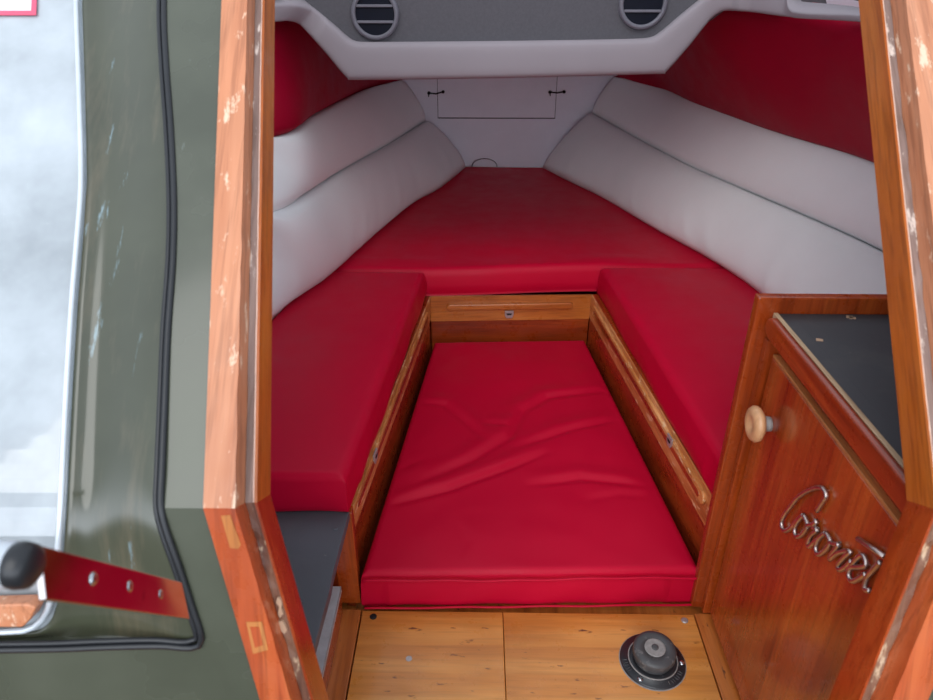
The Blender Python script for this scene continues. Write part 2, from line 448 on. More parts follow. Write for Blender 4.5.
# sole under everything, with the raised trims either side of the lift-out boards
W = MB(); W.box((-.95, -.05, -.05), (.95, 3.0, -.018)); o = W.out('floor', FLOORT)
struct(o)
W = MB(); W.box((-.36, .06, -.018), (-.303, .905, .0)); struct(W.out('trim_1', FLOORT, bev=.0015))
W = MB(); W.box((.317, .06, -.018), (.36, .905, .0)); struct(W.out('trim_2', FLOORT, bev=.0015))
for x0, x1, lab in ((-.3005, -.0395, 'left lift-out varnished plywood floor board with dark dents'),
                    (-.0385, .3145, 'right lift-out varnished plywood floor board holding the black round fitting')):
    t = thing('floor_board', lab, 'floor board', ((x0+x1)/2, .5, -.018), 'plywood floor boards')
    W = MB(); W.box((x0, .06, -.018), (x1, .902, 0)); W.out('panel', FLOORW, t, bev=.0012)
    for sx in ((x0+.022,) if x0 < -.1 else (x1-.02,)):
        W = MB(); W.lathe((sx, .888, -.001), (0, 0, 1), [(.0065, 0), (.0065, .002), (.005, .0032)], 16)
        W.out('screw', BRASSD if x0 > -.1 else DARKIN, t)
    if x0 < -.1:
        W = MB(); W.lathe((-.205, .80, -.001), (0, 0, 1), [(.0055, 0), (.0055, .0018)], 16); W.out('screw', BRASSD, t)

# ------------------------------------------------------------------ berth base with front panels
ZB = .225
def panel_strip(name, A, B, z0, z1, th, nrm, mat, parent, bev=.0015, label=None):
    A = V(A); B = V(B); n = V(nrm).normalized()*th
    W = MB(); W.add([(A.x, A.y, z0), (B.x, B.y, z0), (B.x+n.x, B.y+n.y, z0), (A.x+n.x, A.y+n.y, z0),
                     (A.x, A.y, z1), (B.x, B.y, z1), (B.x+n.x, B.y+n.y, z1), (A.x+n.x, A.y+n.y, z1)],
                    [(0, 1, 2, 3), (4, 5, 6, 7), (0, 1, 5, 4), (1, 2, 6, 5), (2, 3, 7, 6), (3, 0, 4, 7)])
    return W.out(name, mat, parent, bev=bev, label=label)
def stadium(A, B, zc, h, th, nrm, name, mat, parent, inset=0., bev=.002):
    """round-ended batten on a panel face from A to B"""
    A = V((A[0], A[1], zc)); B = V((B[0], B[1], zc)); d = (B-A).normalized(); n = V(nrm).normalized()
    r = h/2; pts = []
    for k in range(9):
        a = math.pi/2+math.pi*k/8; pts.append(A+d*r+d*math.cos(a)*r+V((0, 0, math.sin(a)*r)))
    for k in range(9):
        a = -math.pi/2+math.pi*k/8; pts.append(B-d*r+d*math.cos(a)*r+V((0, 0, math.sin(a)*r)))
    W = MB(); W.prism([p-n*.001 for p in pts], n*(th+.001))
    return W.out(name, mat, parent, bev=bev)
AL = V((-.318, .925, 0)); FLp = V((-.226, 1.815, 0)); AR = V((.338, .935, 0)); FRp = V((.240, 1.842, 0))
nL = V((.9947, -.103, 0)); nR = V((-.994, -.107, 0)); nF = V((-.05, -1, 0)).normalized()
# left
t = thing('berth_locker', 'varnished wooden berth front under the left red seat cushion', 'berth', (-.5, 1.3, 0), 'berth fronts around the footwell')
W = MB(); W.prism([(-.335, .945, ZB-.014), (-.66, .945, ZB-.014), (-.60, 1.5, ZB-.014), (-.52, 1.8, ZB-.014), (-.245, 1.8, ZB-.014)], (0, 0, .013)); W.out('platform', MAHOG_Y, t)
panel_strip('front_panel', AL, FLp, -.017, ZB, -.016, nL, MAHOG_Y, t)
panel_strip('top_band', AL, FLp, .150, ZB-.001, .003, nL, TEAK_Y, t)
stadium(AL.lerp(FLp, .02), AL.lerp(FLp, .93), .196, .030, .009, nL, 'finger_rail', TEAK_Y, t, bev=.003)
stadium(AL.lerp(FLp, .05)+nL*.008, AL.lerp(FLp, .91)+nL*.008, .196, .012, .0022, nL, 'rail_groove', MAHOG_Y, t, bev=.001)
def latch(c, n, d, parent):
    c = V(c); n = V(n).normalized(); d = V(d).normalized(); u = V((0, 0, 1))
    W = MB(); h = .014
    W.prism([c+d*-.013+u*h*.7, c+d*.013+u*h*.7, c+d*.013-u*h*.3, c+d*.008-u*h, c-d*.008-u*h, c-d*.013-u*h*.3], n*.004)
    o = W.out('latch', BRASSD, parent, bev=.001, label='small tarnished metal latch')
    W = MB(); cc = c+n*.004
    W.prism([cc-d*.008+u*.002, cc+d*.008+u*.002, cc+d*.006-u*.004, cc-d*.006-u*.004], n*.0006); W.out('keyhole', DARKIN, o)
cc = AL.lerp(FLp, .20)+nL*.0085; latch((cc.x, cc.y, .207), nL, FLp-AL, t)
panel_strip('end_panel', (-.345, .918, 0), (-.306, .918, 0), 0.0, ZB-.001, -.02, (0, -1, 0), MAHOG, t)
W = MB(); W.box((-.66, .9195, 0), (-.345, .938, ZB+.005)); W.out('aft_panel', MAHOG_X, t)
# right
t = thing('berth_locker', 'varnished wooden berth front under the right red seat cushion', 'berth', (.5, 1.3, 0), 'berth fronts around the footwell')
W = MB(); W.prism([(.36, .955, ZB-.014), (.68, .955, ZB-.014), (.64, 1.5, ZB-.014), (.56, 1.82, ZB-.014), (.262, 1.82, ZB-.014)], (0, 0, .013)); W.out('platform', MAHOG_Y, t)
panel_strip('front_panel', AR, FRp, -.017, ZB, -.016, nR, MAHOG_Y, t)
panel_strip('top_band', AR, FRp, .150, ZB-.001, .003, nR, TEAK_Y, t)
stadium(AR.lerp(FRp, .06), AR.lerp(FRp, .95), .196, .030, .009, nR, 'finger_rail', TEAK_Y, t, bev=.003)
stadium(AR.lerp(FRp, .08)+nR*.008, AR.lerp(FRp, .93)+nR*.008, .196, .012, .0022, nR, 'rail_groove', MAHOG_Y, t, bev=.001)
cc = AR.lerp(FRp, .25)+nR*.0085; latch((cc.x, cc.y, .207), nR, FRp-AR, t)
# forward
t = thing('berth_locker', 'varnished wooden cross panel under the large forward berth cushion', 'berth', (0, 2.3, 0), 'berth fronts around the footwell')
W = MB(); W.prism([(-.23, 1.845, ZB-.014), (.245, 1.86, ZB-.014), (.50, 1.86, ZB-.014), (.30, 2.4, ZB-.014), (.17, 2.9, ZB-.014), (-.14, 2.9, ZB-.014), (-.27, 2.4, ZB-.014), (-.46, 1.85, ZB-.014)], (0, 0, .013)); W.out('platform', MAHOG_X, t)
FA = V((-.224, 1.823, 0)); FB = V((.239, 1.846, 0)); nF = V((.0496, -.9988, 0))
panel_strip('front_panel', FA, FB, -.017, ZB, -.016, nF, MAHOG_X, t)
panel_strip('top_band', FA, FB, .142, ZB-.001, .006, nF, TEAK_X, t)
stadium(FA.lerp(FB, .10), FA.lerp(FB, .885), .192, .018, .020, nF, 'finger_rail', TEAK_X, t, bev=.003)
cc = FA.lerp(FB, .49)+nF*.0065; latch((cc.x, cc.y, .165), nF, FB-FA, t)

# ------------------------------------------------------------------ cushions
def zz(u, v, zc=.085): p = P(340+u/2.332, 320+v/2.332, z=zc); return V((p.x, p.y))
CR = [([(150, 392), (300, 330), (390, 275), (420, 215), (480, 182), (600, 165), (660, 168)], .0065, .014),
      ([(90, 432), (250, 395), (380, 350), (490, 305)], .0075, .012),
      ([(400, 305), (520, 262), (650, 228)], .005, .011),
      ([(430, 385), (560, 368), (720, 388)], .005, .012),
      ([(170, 188), (250, 200), (310, 250), (345, 290)], .004, .012),
      ([(330, 240), (390, 250), (410, 235)], .003, .010),
      ([(560, 420), (650, 405), (740, 410)], .002, .014),
      ([(280, 470), (300, 520), (290, 560)], .0015, .012),
      ([(200, 330), (150, 350), (110, 352)], .002, .012)]
CR = [([zz(*q) for q in poly], a, w) for poly, a, w in CR]
def wr_floor(x, y):
    z = 0; p = V((x, y))
    for poly, a, w in CR:
        d, s, t = dist_poly(p, poly)
        if d > .12: continue
        tap = min(1, min(t, 1-t)/.25)**.8 if 0 < t < 1 else 0
        sd = d*s
        w *= 1.15; z += .85*a*tap*(math.exp(-((sd-.014)/(w*1.7))**2)-1.15*math.exp(-((sd+w*.5)/(w*.72))**2))
    z += .004*mnoise.noise(V((x*5, y*5, 1)))+.0012*mnoise.noise(V((x*14, y*14, 3)))
    return z
t = thing('footwell_cushion', 'bright red creased vinyl cushion filling the footwell floor', 'cushion', (.01, 1.35, 0))
slab('upholstery', [V((-.299, .912, 0)), V((.322, .930, 0)), V((.228, 1.822, 0)), V((-.214, 1.80, 0))], .0, .086, .013, wr_floor, RED, t, nu=130, nv=170, dome=.006)
def welt(pts, parent, r=.0022):
    W = MB(); W.tube(pts, r, 8); W.out('piping', RED, parent, smooth=True)
wp = []
for i in range(60):
    u = i/59; x = -.297+.617*u; y = .9075+.018*u
    wp.append(V((x, y-.0035, .0735+.0018*math.sin(u*9+1)+.001*math.sin(u*31))))
welt(wp, t)
wp = [V((p.x, p.y-.001, .0045+.001*math.sin(p.x*40))) for p in wp]; welt(wp, t)
def wr_side(x, y): return .003*mnoise.noise(V((x*4, y*4, 7)))
t = thing('seat_cushion', 'red vinyl seat cushion on the left side berth', 'cushion', (-.43, 1.35, .225))
slab('upholstery', [V((-.69, .912, 0)), V((-.309, .912, 0)), V((-.236, 1.797, 0)), V((-.535, 1.797, 0))], .232, .31, .018, wr_side, RED, t, nu=40, nv=70, dome=.004)
t = thing('seat_cushion', 'red vinyl seat cushion on the right side berth, behind the cabinet', 'cushion', (.45, 1.35, .225))
slab('upholstery', [V((.333, .938, 0)), V((.73, .938, 0)), V((.65, 1.838, 0)), V((.256, 1.836, 0))], .226, .31, .018, wr_side, RED, t, nu=40, nv=70, dome=.004)
t = thing('berth_cushion', 'large red vinyl V-berth cushion reaching to the white bow wall', 'cushion', (0, 2.3, .225))
# front edge dips a little in the middle
def wr_v(x, y):
    z = .004*mnoise.noise(V((x*3.2, y*3.2, 2)))
    z -= .004*math.exp(-((y-1.92)/.05)**2)*math.exp(-((x-.02)/.15)**2)
    for cx_, cy_, a in ((-.33, 1.87, .004), (.33, 1.9, .004)):
        z += a*math.exp(-((y-cy_)/.02)**2)*math.exp(-((x-cx_)/.14)**2)
    return z
def vpoly():
    # rows from front (y~1.81) to bow
    nx, ny = 70, 60; r = .024; vs = []; fs = []
    yf = lambda x: 1.806+.042*min(1, max(0, (x+.236)/.49))+.0025*math.sin(x*14)
    rowsL = resample(loL[::-1], 60); rowsR = resample(loR[::-1], 60)
    def X(rows, y, s):
        if y < rows[0].y: return rows[0].x
        for a, b in zip(rows, rows[1:]):
            if a.y <= y <= b.y: return a.x+(b.x-a.x)*(y-a.y)/max(b.y-a.y, 1e-6)
        return rows[-1].x
    ts = [-3, -2, -1]+[0]+[r*(1-math.cos(i/6*math.pi/2)) for i in range(1, 7)]
    tb = ts[-1]; ts += [tb+(1.09-tb)*(k/ny) for k in range(1, ny+1)]
    for t_ in ts:
        yy = 1.82+max(t_, 0)
        xl = X(rowsL, yy, -1)-.012; xr = X(rowsR, yy, 1)+.012
        if t_ <= tb+.02: pass
        for i in range(nx):
            x = xl+(xr-xl)*i/(nx-1)
            y = yf(min(max(x, -.6), .6))+max(t_, 0)
            if t_ < 0:
                z = {-3: .226, -2: .24, -1: .262}[t_]; y += {-3: .006, -2: -.002, -1: -.003}[t_]
            else:
                d = t_; z = .31-(r-math.sqrt(max(0, r*r-(r-d)**2)) if d < r else 0)+wr_v(x, y)*min(1, d/.03)
            vs.append(V((x, min(y, 2.905), z)))
    m = len(ts)
    for j in range(m-1):
        for i in range(nx-1): fs.append((j*nx+i, j*nx+i+1, (j+1)*nx+i+1, (j+1)*nx+i))
    base = len(vs)
    ring = list(range(nx))+[j*nx+nx-1 for j in range(1, m)]+[(m-1)*nx+i for i in range(nx-2, -1, -1)]+[j*nx for j in range(m-2, 0, -1)]
    low = []
    for k in ring: low.append(len(vs)); vs.append(V((vs[k].x, vs[k].y, .226)))
    for i in range(len(ring)):
        j = (i+1) % len(ring); fs.append((ring[i], ring[j], low[j], low[i]))
    fs.append(tuple(low))
    return vs, fs
vs, fs = vpoly()
# move the front corners only between the seat cushions: side wings sit ahead of their forward edges
mk('upholstery', vs, fs, RED, t, smooth=True)

# ------------------------------------------------------------------ padded beam and ledge, dashboard, ceilings
lower = [(-.74, .95, .93), (-.73, 1.2, .935), (-.68, 1.45, .94), V(P(276, 22, y=1.64)), V(P(288, 21, y=1.67)), V(P(300, 25, y=1.70)), V(P(325, 52, y=1.70)), V(P(346, 77, y=1.70)), V(P(360, 80, y=1.70)), V(P(510, 78, y=1.70)), V(P(655, 74, y=1.70)), V(P(666, 72, y=1.70)), V(P(690, 45, y=1.70)), V(P(710, 20, y=1.70)), V(P(724, 11, y=1.69)), V(P(750, 12, y=1.68)), V(P(780, 16, y=1.62)), V(P(796, 17.5, y=1.58)), V(P(862, 22, y=1.46)), (.73, 1.2, .95), (.74, .95, .95)]
upper = [(-.76, .95, .975), (-.75, 1.2, .975), (-.70, 1.45, .98), V(P(276, 4, y=1.64)), V(P(296, 4, y=1.67)), V(P(314, 9, y=1.70)), V(P(335, 26, y=1.70)), V(P(352, 40, y=1.70)), V(P(372, 42, y=1.70)), V(P(510, 41, y=1.70)), V(P(630, 39, y=1.70)), V(P(655, 36, y=1.70)), V(P(680, 16, y=1.70)), V(P(700, 0, y=1.70)), V(P(722, -12, y=1.69)), V(P(750, -14, y=1.68)), V(P(787, -12, y=1.62)), V(P(793, 10, y=1.58)), V(P(862, 14, y=1.46)), (.75, 1.2, .972), (.76, .95, .972)]
def padlip():
    L = [V(p) for p in lower]; U = [V(p) for p in upper]
    # same parameter for both edges
    def cr(P_, k=8):
        q = []
        for i in range(len(P_)-1):
            p0 = P_[max(i-1, 0)]; p1 = P_[i]; p2 = P_[i+1]; p3 = P_[min(i+2, len(P_)-1)]
            for a in range(k):
                t = a/k; q.append(.5*((2*p1)+(p2-p0)*t+(2*p0-5*p1+4*p2-p3)*t*t+(3*p1-p0-3*p2+p3)*t**3)*1.0 if False else p1.lerp(p2, t)*.35+.65*(.5*((2*p1)+(p2-p0)*t+(2*p0-5*p1+4*p2-p3)*t*t+(3*p1-p0-3*p2+p3)*t**3)))
        q.append(P_[-1]); return q
    L = cr(L); U = cr(U); vs = []; fs = []; m = 12; n = len(L)
    for i in range(n):
        w = U[i]-L[i]; tan = (L[min(i+1, n-1)]-L[max(i-1, 0)]).normalized()
        nn = w.cross(tan).normalized()
        if nn.y > 0 and abs(nn.y) > .3: nn = -nn
        elif abs(nn.y) <= .3 and nn.x*L[i].x > 0: nn = -nn
        for j in range(m):
            a = -1+2*j/(m-1); a = math.copysign(abs(a)**.75, a)
            vs.append(L[i]+w*(a+1)/2+nn*((.012 if abs(L[i].x) < .46 else .005)*max(0, 1-abs(a)**3)**(1/3)))
        for v in (.98, .02): vs.append(L[i]+w*v-nn*.03)
    q = m+2
    for i in range(n-1):
        for j in range(q): fs.append((i*q+j, i*q+(j+1) % q, (i+1)*q+(j+1) % q, (i+1)*q+j))
    fs += [tuple(range(q)), tuple(range((n-1)*q, n*q))]
    return mk('trim_3', vs, fs, LIPM, smooth=True)
struct(padlip())
W = MB()
W.prism([(-.80, 1.712, 1.14), (-.80, 1.712, .95), (-.50, 1.712, .955), (-.40, 1.712, .88), (-.36, 1.712, .86), (.32, 1.712, .86), (.36, 1.712, .90), (.47, 1.712, .98), (.80, 1.712, .965), (.80, 1.712, 1.14)], (0, .03, 0))
struct(W.out('wall_front', GREYCLOTH))
W = MB(); W.prism([(-.85, 1.745, 1.07), (-.52, 1.745, 1.03), (-.40, 1.745, .92), (.40, 1.745, .92), (.52, 1.745, 1.03), (.85, 1.745, 1.07), (.85, 1.745, 1.10), (-.85, 1.745, 1.10)], (0, 1.2, -.10))
struct(W.out('ceiling', WPAINT))

# vents
def vent(c, label):
    c = V(c); t = thing('air_vent', label, 'vent', c, 'round vents in the grey panel'); ax = V((0, -1, 0))
    W = MB(); W.lathe(c, ax, [(.053, -.004), (.053, .004), (.050, .007), (.0445, .0075), (.043, .005), (.043, -.004)], 56)
    # ring: hollow, so drop the caps
    W.f = [f for f in W.f if len(f) < 10]; W.out('ring', VRING, t, smooth=True)
    W = MB(); W.lathe(c, ax, [(.044, -.003), (.044, .001)], 48); W.out('backing', NAVY, t)
    for dz in (-.0155, .0165):
        hw = math.sqrt(.043**2-dz**2)
        W = MB(); W.box((c.x-hw, c.y-.0065, c.z+dz-.0028), (c.x+hw, c.y-.001, c.z+dz+.0028)); W.out('slat', VRING, t, bev=.001)
p = P(375, 14, y=1.708); vent((p.x, 1.708, p.z), 'round grey louvred air vent at left of the grey panel')
p = P(643, 3, y=1.708); vent((p.x, 1.708, p.z), 'round grey louvred air vent at right of the grey panel')

# anchor locker hatch in the bow wall
t = thing('anchor_locker_hatch', 'white hatch panel with hook latches in the bow wall', 'hatch', (0, 2.92, .51))
W = MB(); W.box((-.2525, 2.9185, .503), (.2195, 2.9205, .80)); W.out('gap', DARKIN, t)
W = MB(); W.box((-.2505, 2.916, .507), (.2175, 2.921, .79)); W.out('panel', WPAINT, t, bev=.001)
for px, py, s in ((436, 92.5, -1), (557, 91.5, 1)):
    c = P(px, py, y=2.914); W = MB()
    a = c+V((-.028, 0, -.002*1)); b_ = c+V((.028, 0, .003 if s < 0 else -.001))
    W.tube([a, c+V((0, -.008, -.004)), b_], .0028, 8)
    W.lathe(a, (0, -1, 0), [(.006, -.003), (.0065, .004), (.003, .008)], 12); W.lathe(b_, (0, -1, 0), [(.006, -.003), (.0065, .004), (.003, .008)], 12)
    W.tube([a+V((0, -.004, 0)), a+V((.002*s, -.004, -.014))], .002, 6)
    W.out('hook_latch', DARKIN, t, smooth=True, label='small dark hook latch')
pts = []
for k in range(17):
    a = math.pi*k/16; pts.append(V((-.062-math.cos(a)*.052, 2.908-.01*math.sin(a), .312+.036*math.sin(a))))
W = MB(); W.tube(pts, .0016, 6); tag(W.out('cord_loop', BLACKRUB, loc=(-.062, 2.905, .305), smooth=True), 'thin dark cord loop arching up behind the berth cushion at the bow', 'cord')

# ------------------------------------------------------------------ left step locker
t = thing('step_locker', 'low locker step with dark grey top beside the left door jamb', 'locker', (-.48, .66, 0))
W = MB(); W.prism([(-.309, .918, .213), (-.3115, .77, .213), (P(331, 590, z=.224).x, P(331, 590, z=.224).y, .213), (P(309, 672, z=.224).x, P(309, 672, z=.224).y, .213), (-.335, .41, .213), (-.66, .41, .213), (-.66, .918, .213)], (0, 0, .0185)); W.out('top', LAMIN, t, bev=.0015)
W = MB(); W.box((-.66, .41, 0), (-.362, .912, .212)); W.out('body', MAHOG_Y, t)
W = MB(); W.box((-.361, .41, 0), (-.336, .896, .060)); W.out('lower_rail', MAHOG_Y, t, bev=.001)
W = MB(); W.box((-.3605, .41, .0605), (-.3345, .900, .0655)); W.box((-.3358, .41, .052), (-.3345, .900, .066)); W.out('metal_strip', ALU, t, bev=.0008, label='brushed metal edge strip')
for sx, sy in ((-.42, .87), (-.325, .872), (-.40, .60), (-.35, .72)):
    W = MB(); W.lathe((sx, sy, .231), (0, 0, 1), [(.005, 0), (.005, .0012), (.003, .002)], 14); W.out('screw', LAMIN, t)

# ------------------------------------------------------------------ right cabinet
t = thing('galley_cabinet', 'mahogany cabinet with plain door at the right of the doorway', 'cabinet', (.55, .7, 0))
W = MB(); W.prism([(.314, .918, -.0), (.70, .918, -.0), (.70, .918, .638), (.312, .918, .638)], (0, .018, 0)); W.out('end_panel', MAHOG, t, bev=.003, label='reddish end panel rising above the worktop')
W = MB(); W.box((.3438, .51, .580), (.3525, .904, .6045)); W.out('top_rail', MAHOG_Y, t)
W = MB(); W.box((.352, .51, 0), (.362, .917, .601)); W.out('front_frame', MAHOG, t)
W = MB(); W.box((.363, .51, 0), (.72, .917, .600)); W.out('body', MAHOG, t)
W = MB(); W.box((.332, .905, .0), (.352, .917, .575)); W.out('corner_post', MAHOG, t, bev=.001)
# fiddle rail with round nose
W = MB(); W.prism([(.325, .50, .585), (.325, .890, .585), (.325, .906, .590), (.325, .911, .600), (.325, .906, .612), (.325, .895, .617), (.325, .50, .617)], (.0115, 0, 0)); W.out('fiddle_rail', MAHOG_Y, t, bev=.004, seg=3)
W = MB(); W.box((.3368, .50, .586), (.3435, .9165, .6155)); W.out('rail_edge', EDGE_PALE, t, bev=.001, label='pale worn edging inside the rail')
d = mk('door', *(lambda w: (w.v, w.f))(MB().prism([(.341, .52, .012), (.341, .897, .012), (.341, .897, .552), (.341, .52, .552)], (.0105, 0, 0))), MAHOG, t, bev=.002)
W = MB(); W.box((.3415, .52, .5525), (.3515, .897, .5575)); W.out('door_edge', EDGE, d, bev=.001, label='pale bare top edge')
kc = P(770, 424, x=.341)
W = MB(); W.lathe(kc, (-1, 0, 0), [(.011, -.001), (.0115, .006), (.0095, .008), (.010, .010)], 24); W.out('knob_base', GREYPL, d, smooth=True)
W = MB(); W.lathe(kc+V((-.010, 0, 0)), (-1, 0, 0), [(.010, 0), (.020, .003), (.0265, .008), (.0275, .013), (.024, .018), (.017, .0205), (.012, .0195), (.006, .0165), (.002, .0158)], 40)
W.out('knob', KNOBW, d, smooth=True, label='pale turned wooden knob')
def A_(q): return (775+q[0]/11.667, 482+q[1]/11.667)
def B_(q): return (825+q[0]/10, 530+q[1]/10)
def C_(q): return (770+q[0]/5.385, 480+q[1]/5.385)
strokes = [
 [A_(q) for q in [(488, 340), (545, 255), (598, 160), (575, 100), (545, 68), (480, 66), (380, 105), (270, 180), (205, 262), (120, 370), (80, 450), (82, 530), (120, 572), (200, 525), (250, 455), (335, 385)]],
 [A_(q) for q in [(335, 385), (382, 505), (330, 600), (262, 640), (232, 600), (235, 520), (285, 440), (335, 388)]],
 [A_(q) for q in [(382, 505), (440, 495), (488, 455)]]+[],
 [C_(q) for q in [(252, 222), (232, 254), (258, 268), (222, 300), (204, 345), (214, 358), (240, 335), (262, 318)]],
 [C_(q) for q in [(300, 285), (262, 318), (246, 362), (258, 400), (292, 385), (326, 335), (300, 285)]],
 [C_(q) for q in [(326, 335), (352, 348), (374, 345), (350, 378), (330, 405), (322, 428)]],
 [C_(q) for q in [(322, 428), (370, 392), (434, 384), (400, 418), (366, 462), (376, 484), (410, 468), (440, 435)]],
 [B_(q) for q in [(225, 400), (275, 372), (345, 372), (412, 350), (382, 255), (320, 290), (255, 375), (238, 460), (275, 512), (345, 485), (410, 440)]],
 [B_(q) for q in [(556, 322), (490, 395), (425, 470), (398, 560), (410, 600), (452, 606)]],
 [B_(q) for q in [(330, 88), (595, 265)]],
]
emb = MB()
for i, s_ in enumerate(strokes):
    pts = [P(x, y, x=.3365) for x, y in s_]
    q = resample(pts, max(8, len(pts)*5)) if len(pts) > 2 else pts
    emb.tube(q, .0031, 8)
for x, y in (A_((488, 455)), A_((210, 270))): emb.lathe(P(x, y, x=.338), (-1, 0, 0), [(.003, 0), (.003, .003), (.001, .0045)], 10)
for q in (0, 4, 6, 7):
    c = P(*strokes[q][3], x=.3365); emb.tube([c, c+V((.0055, 0, 0))], .0014, 6)
e = emb.out('emblem', CHROME, d, smooth=True, label='chrome script lettering')
t2 = thing('worktop', 'charcoal laminate worktop with pale chips on the right cabinet', 'worktop', (.54, .7, .602))
W = MB(); W.box((.3635, .50, .6015), (.72, .9165, .6135)); W.box((.3438, .50, .6055), (.3634, .9165, .6135)); W.out('laminate', LAMIN2, t2)
for px, py in ((819, 340), (849, 317), (852, 318)):
    c = P(px, py, z=.6135); W = MB(); W.prism([c+V((-.005, -.003, -.0005)), c+V((.004, -.004, -.0005)), c+V((.006, .002, -.0005)), c+V((-.002, .005, -.0005))], (0, 0, .0009)); W.out('chip', CHIP, t2)

# ------------------------------------------------------------------ black round fitting in the floor
c = V((.2165, .801, 0)); t = thing('deck_fitting', 'black round capped fitting set in the plywood floor', 'fitting', c)
W = MB(); W.lathe(c, (0, 0, 1), [(.0555, .0002), (.0555, .003), (.0535, .005), (.0435, .0055), (.0425, .008), (.036, .009), (.030, .009)], 64); W.out('flange', BLACKPL, t, smooth=True)
W = MB(); W.lathe(c, (0, 0, 1), [(.0570, .0001), (.0570, .0012), (.055, .0016)], 56); W.out('sealant_rim', GREYPL, t)
W = MB(); W.lathe(c, (0, 0, 1), [(.033, .0085), (.031, .014), (.024, .018)], 48); W.out('collar', BLACKPL2, t, smooth=True)
W = MB(); kc2 = c+V((-.004, -.012, .0))
W.lathe(c, V((-.02, -.06, 1)), [(.018, .010), (.024, .018), (.0345, .0205), (.0362, .0225), (.0362, .033), (.0350, .036), (.030, .0378), (.018, .0385), (.0175, .0378)], 56); kn = W.out('cap', BLACKPL2, t, smooth=True)
kn['label'] = 'scuffed dark grey cap'
ax = V((-.02, -.06, 1)).normalized()
W = MB(); W.tube([c+V((math.cos(k*math.pi/32)*.0415, math.sin(k*math.pi/32)*.0415, .0085)) for k in range(64)], .0012, 8, closed=True); W.out('flange_ring', GREYPL, t, smooth=True, label='pale worn raised ring')
W = MB(); W.lathe(c+ax*.0380, ax, [(.0175, 0), (.0175, .0012), (.016, .0018)], 40); W.out('cap_badge', GREYPL, kn, smooth=False, label='pale grey round badge')
W = MB(); W.lathe(c+ax*.0388, ax, [(.006, 0), (.006, .0018), (.004, .0028)], 20)
W.out('cap_centre', BLACKPL2, kn)
for a in (-35, 215, 95):
    q = c+V((math.cos(math.radians(a)), math.sin(math.radians(a)), 0))*.0485
    if a == 215: q = c+V((-.029, -.038, 0))
    if a == -35: q = c+V((.0485, -.006, 0))
    W = MB(); W.lathe(q+V((0, 0, .005)), (0, 0, 1), [(.0048, 0), (.0048, .0014), (.003, .0024)], 16); W.out('screw', STEEL, t, smooth=True)
# faint raised lettering too worn to read: short raised strokes round the rim
for base, cnt in ((math.radians(182), 5), (math.radians(292), 7)):
    W = MB()
    for k in range(cnt):
        a = base+k*.11; r0, r1 = .0450, .0515
        da = (.018 if k % 2 else -.012)
        p0 = c+V((math.cos(a)*r0, math.sin(a)*r0, .0058)); p1 = c+V((math.cos(a+da)*r1, math.sin(a+da)*r1, .0052))
        W.tube([p0, p1], .0006, 5)
    W.out('embossed_mark', BLACKPL2, t)

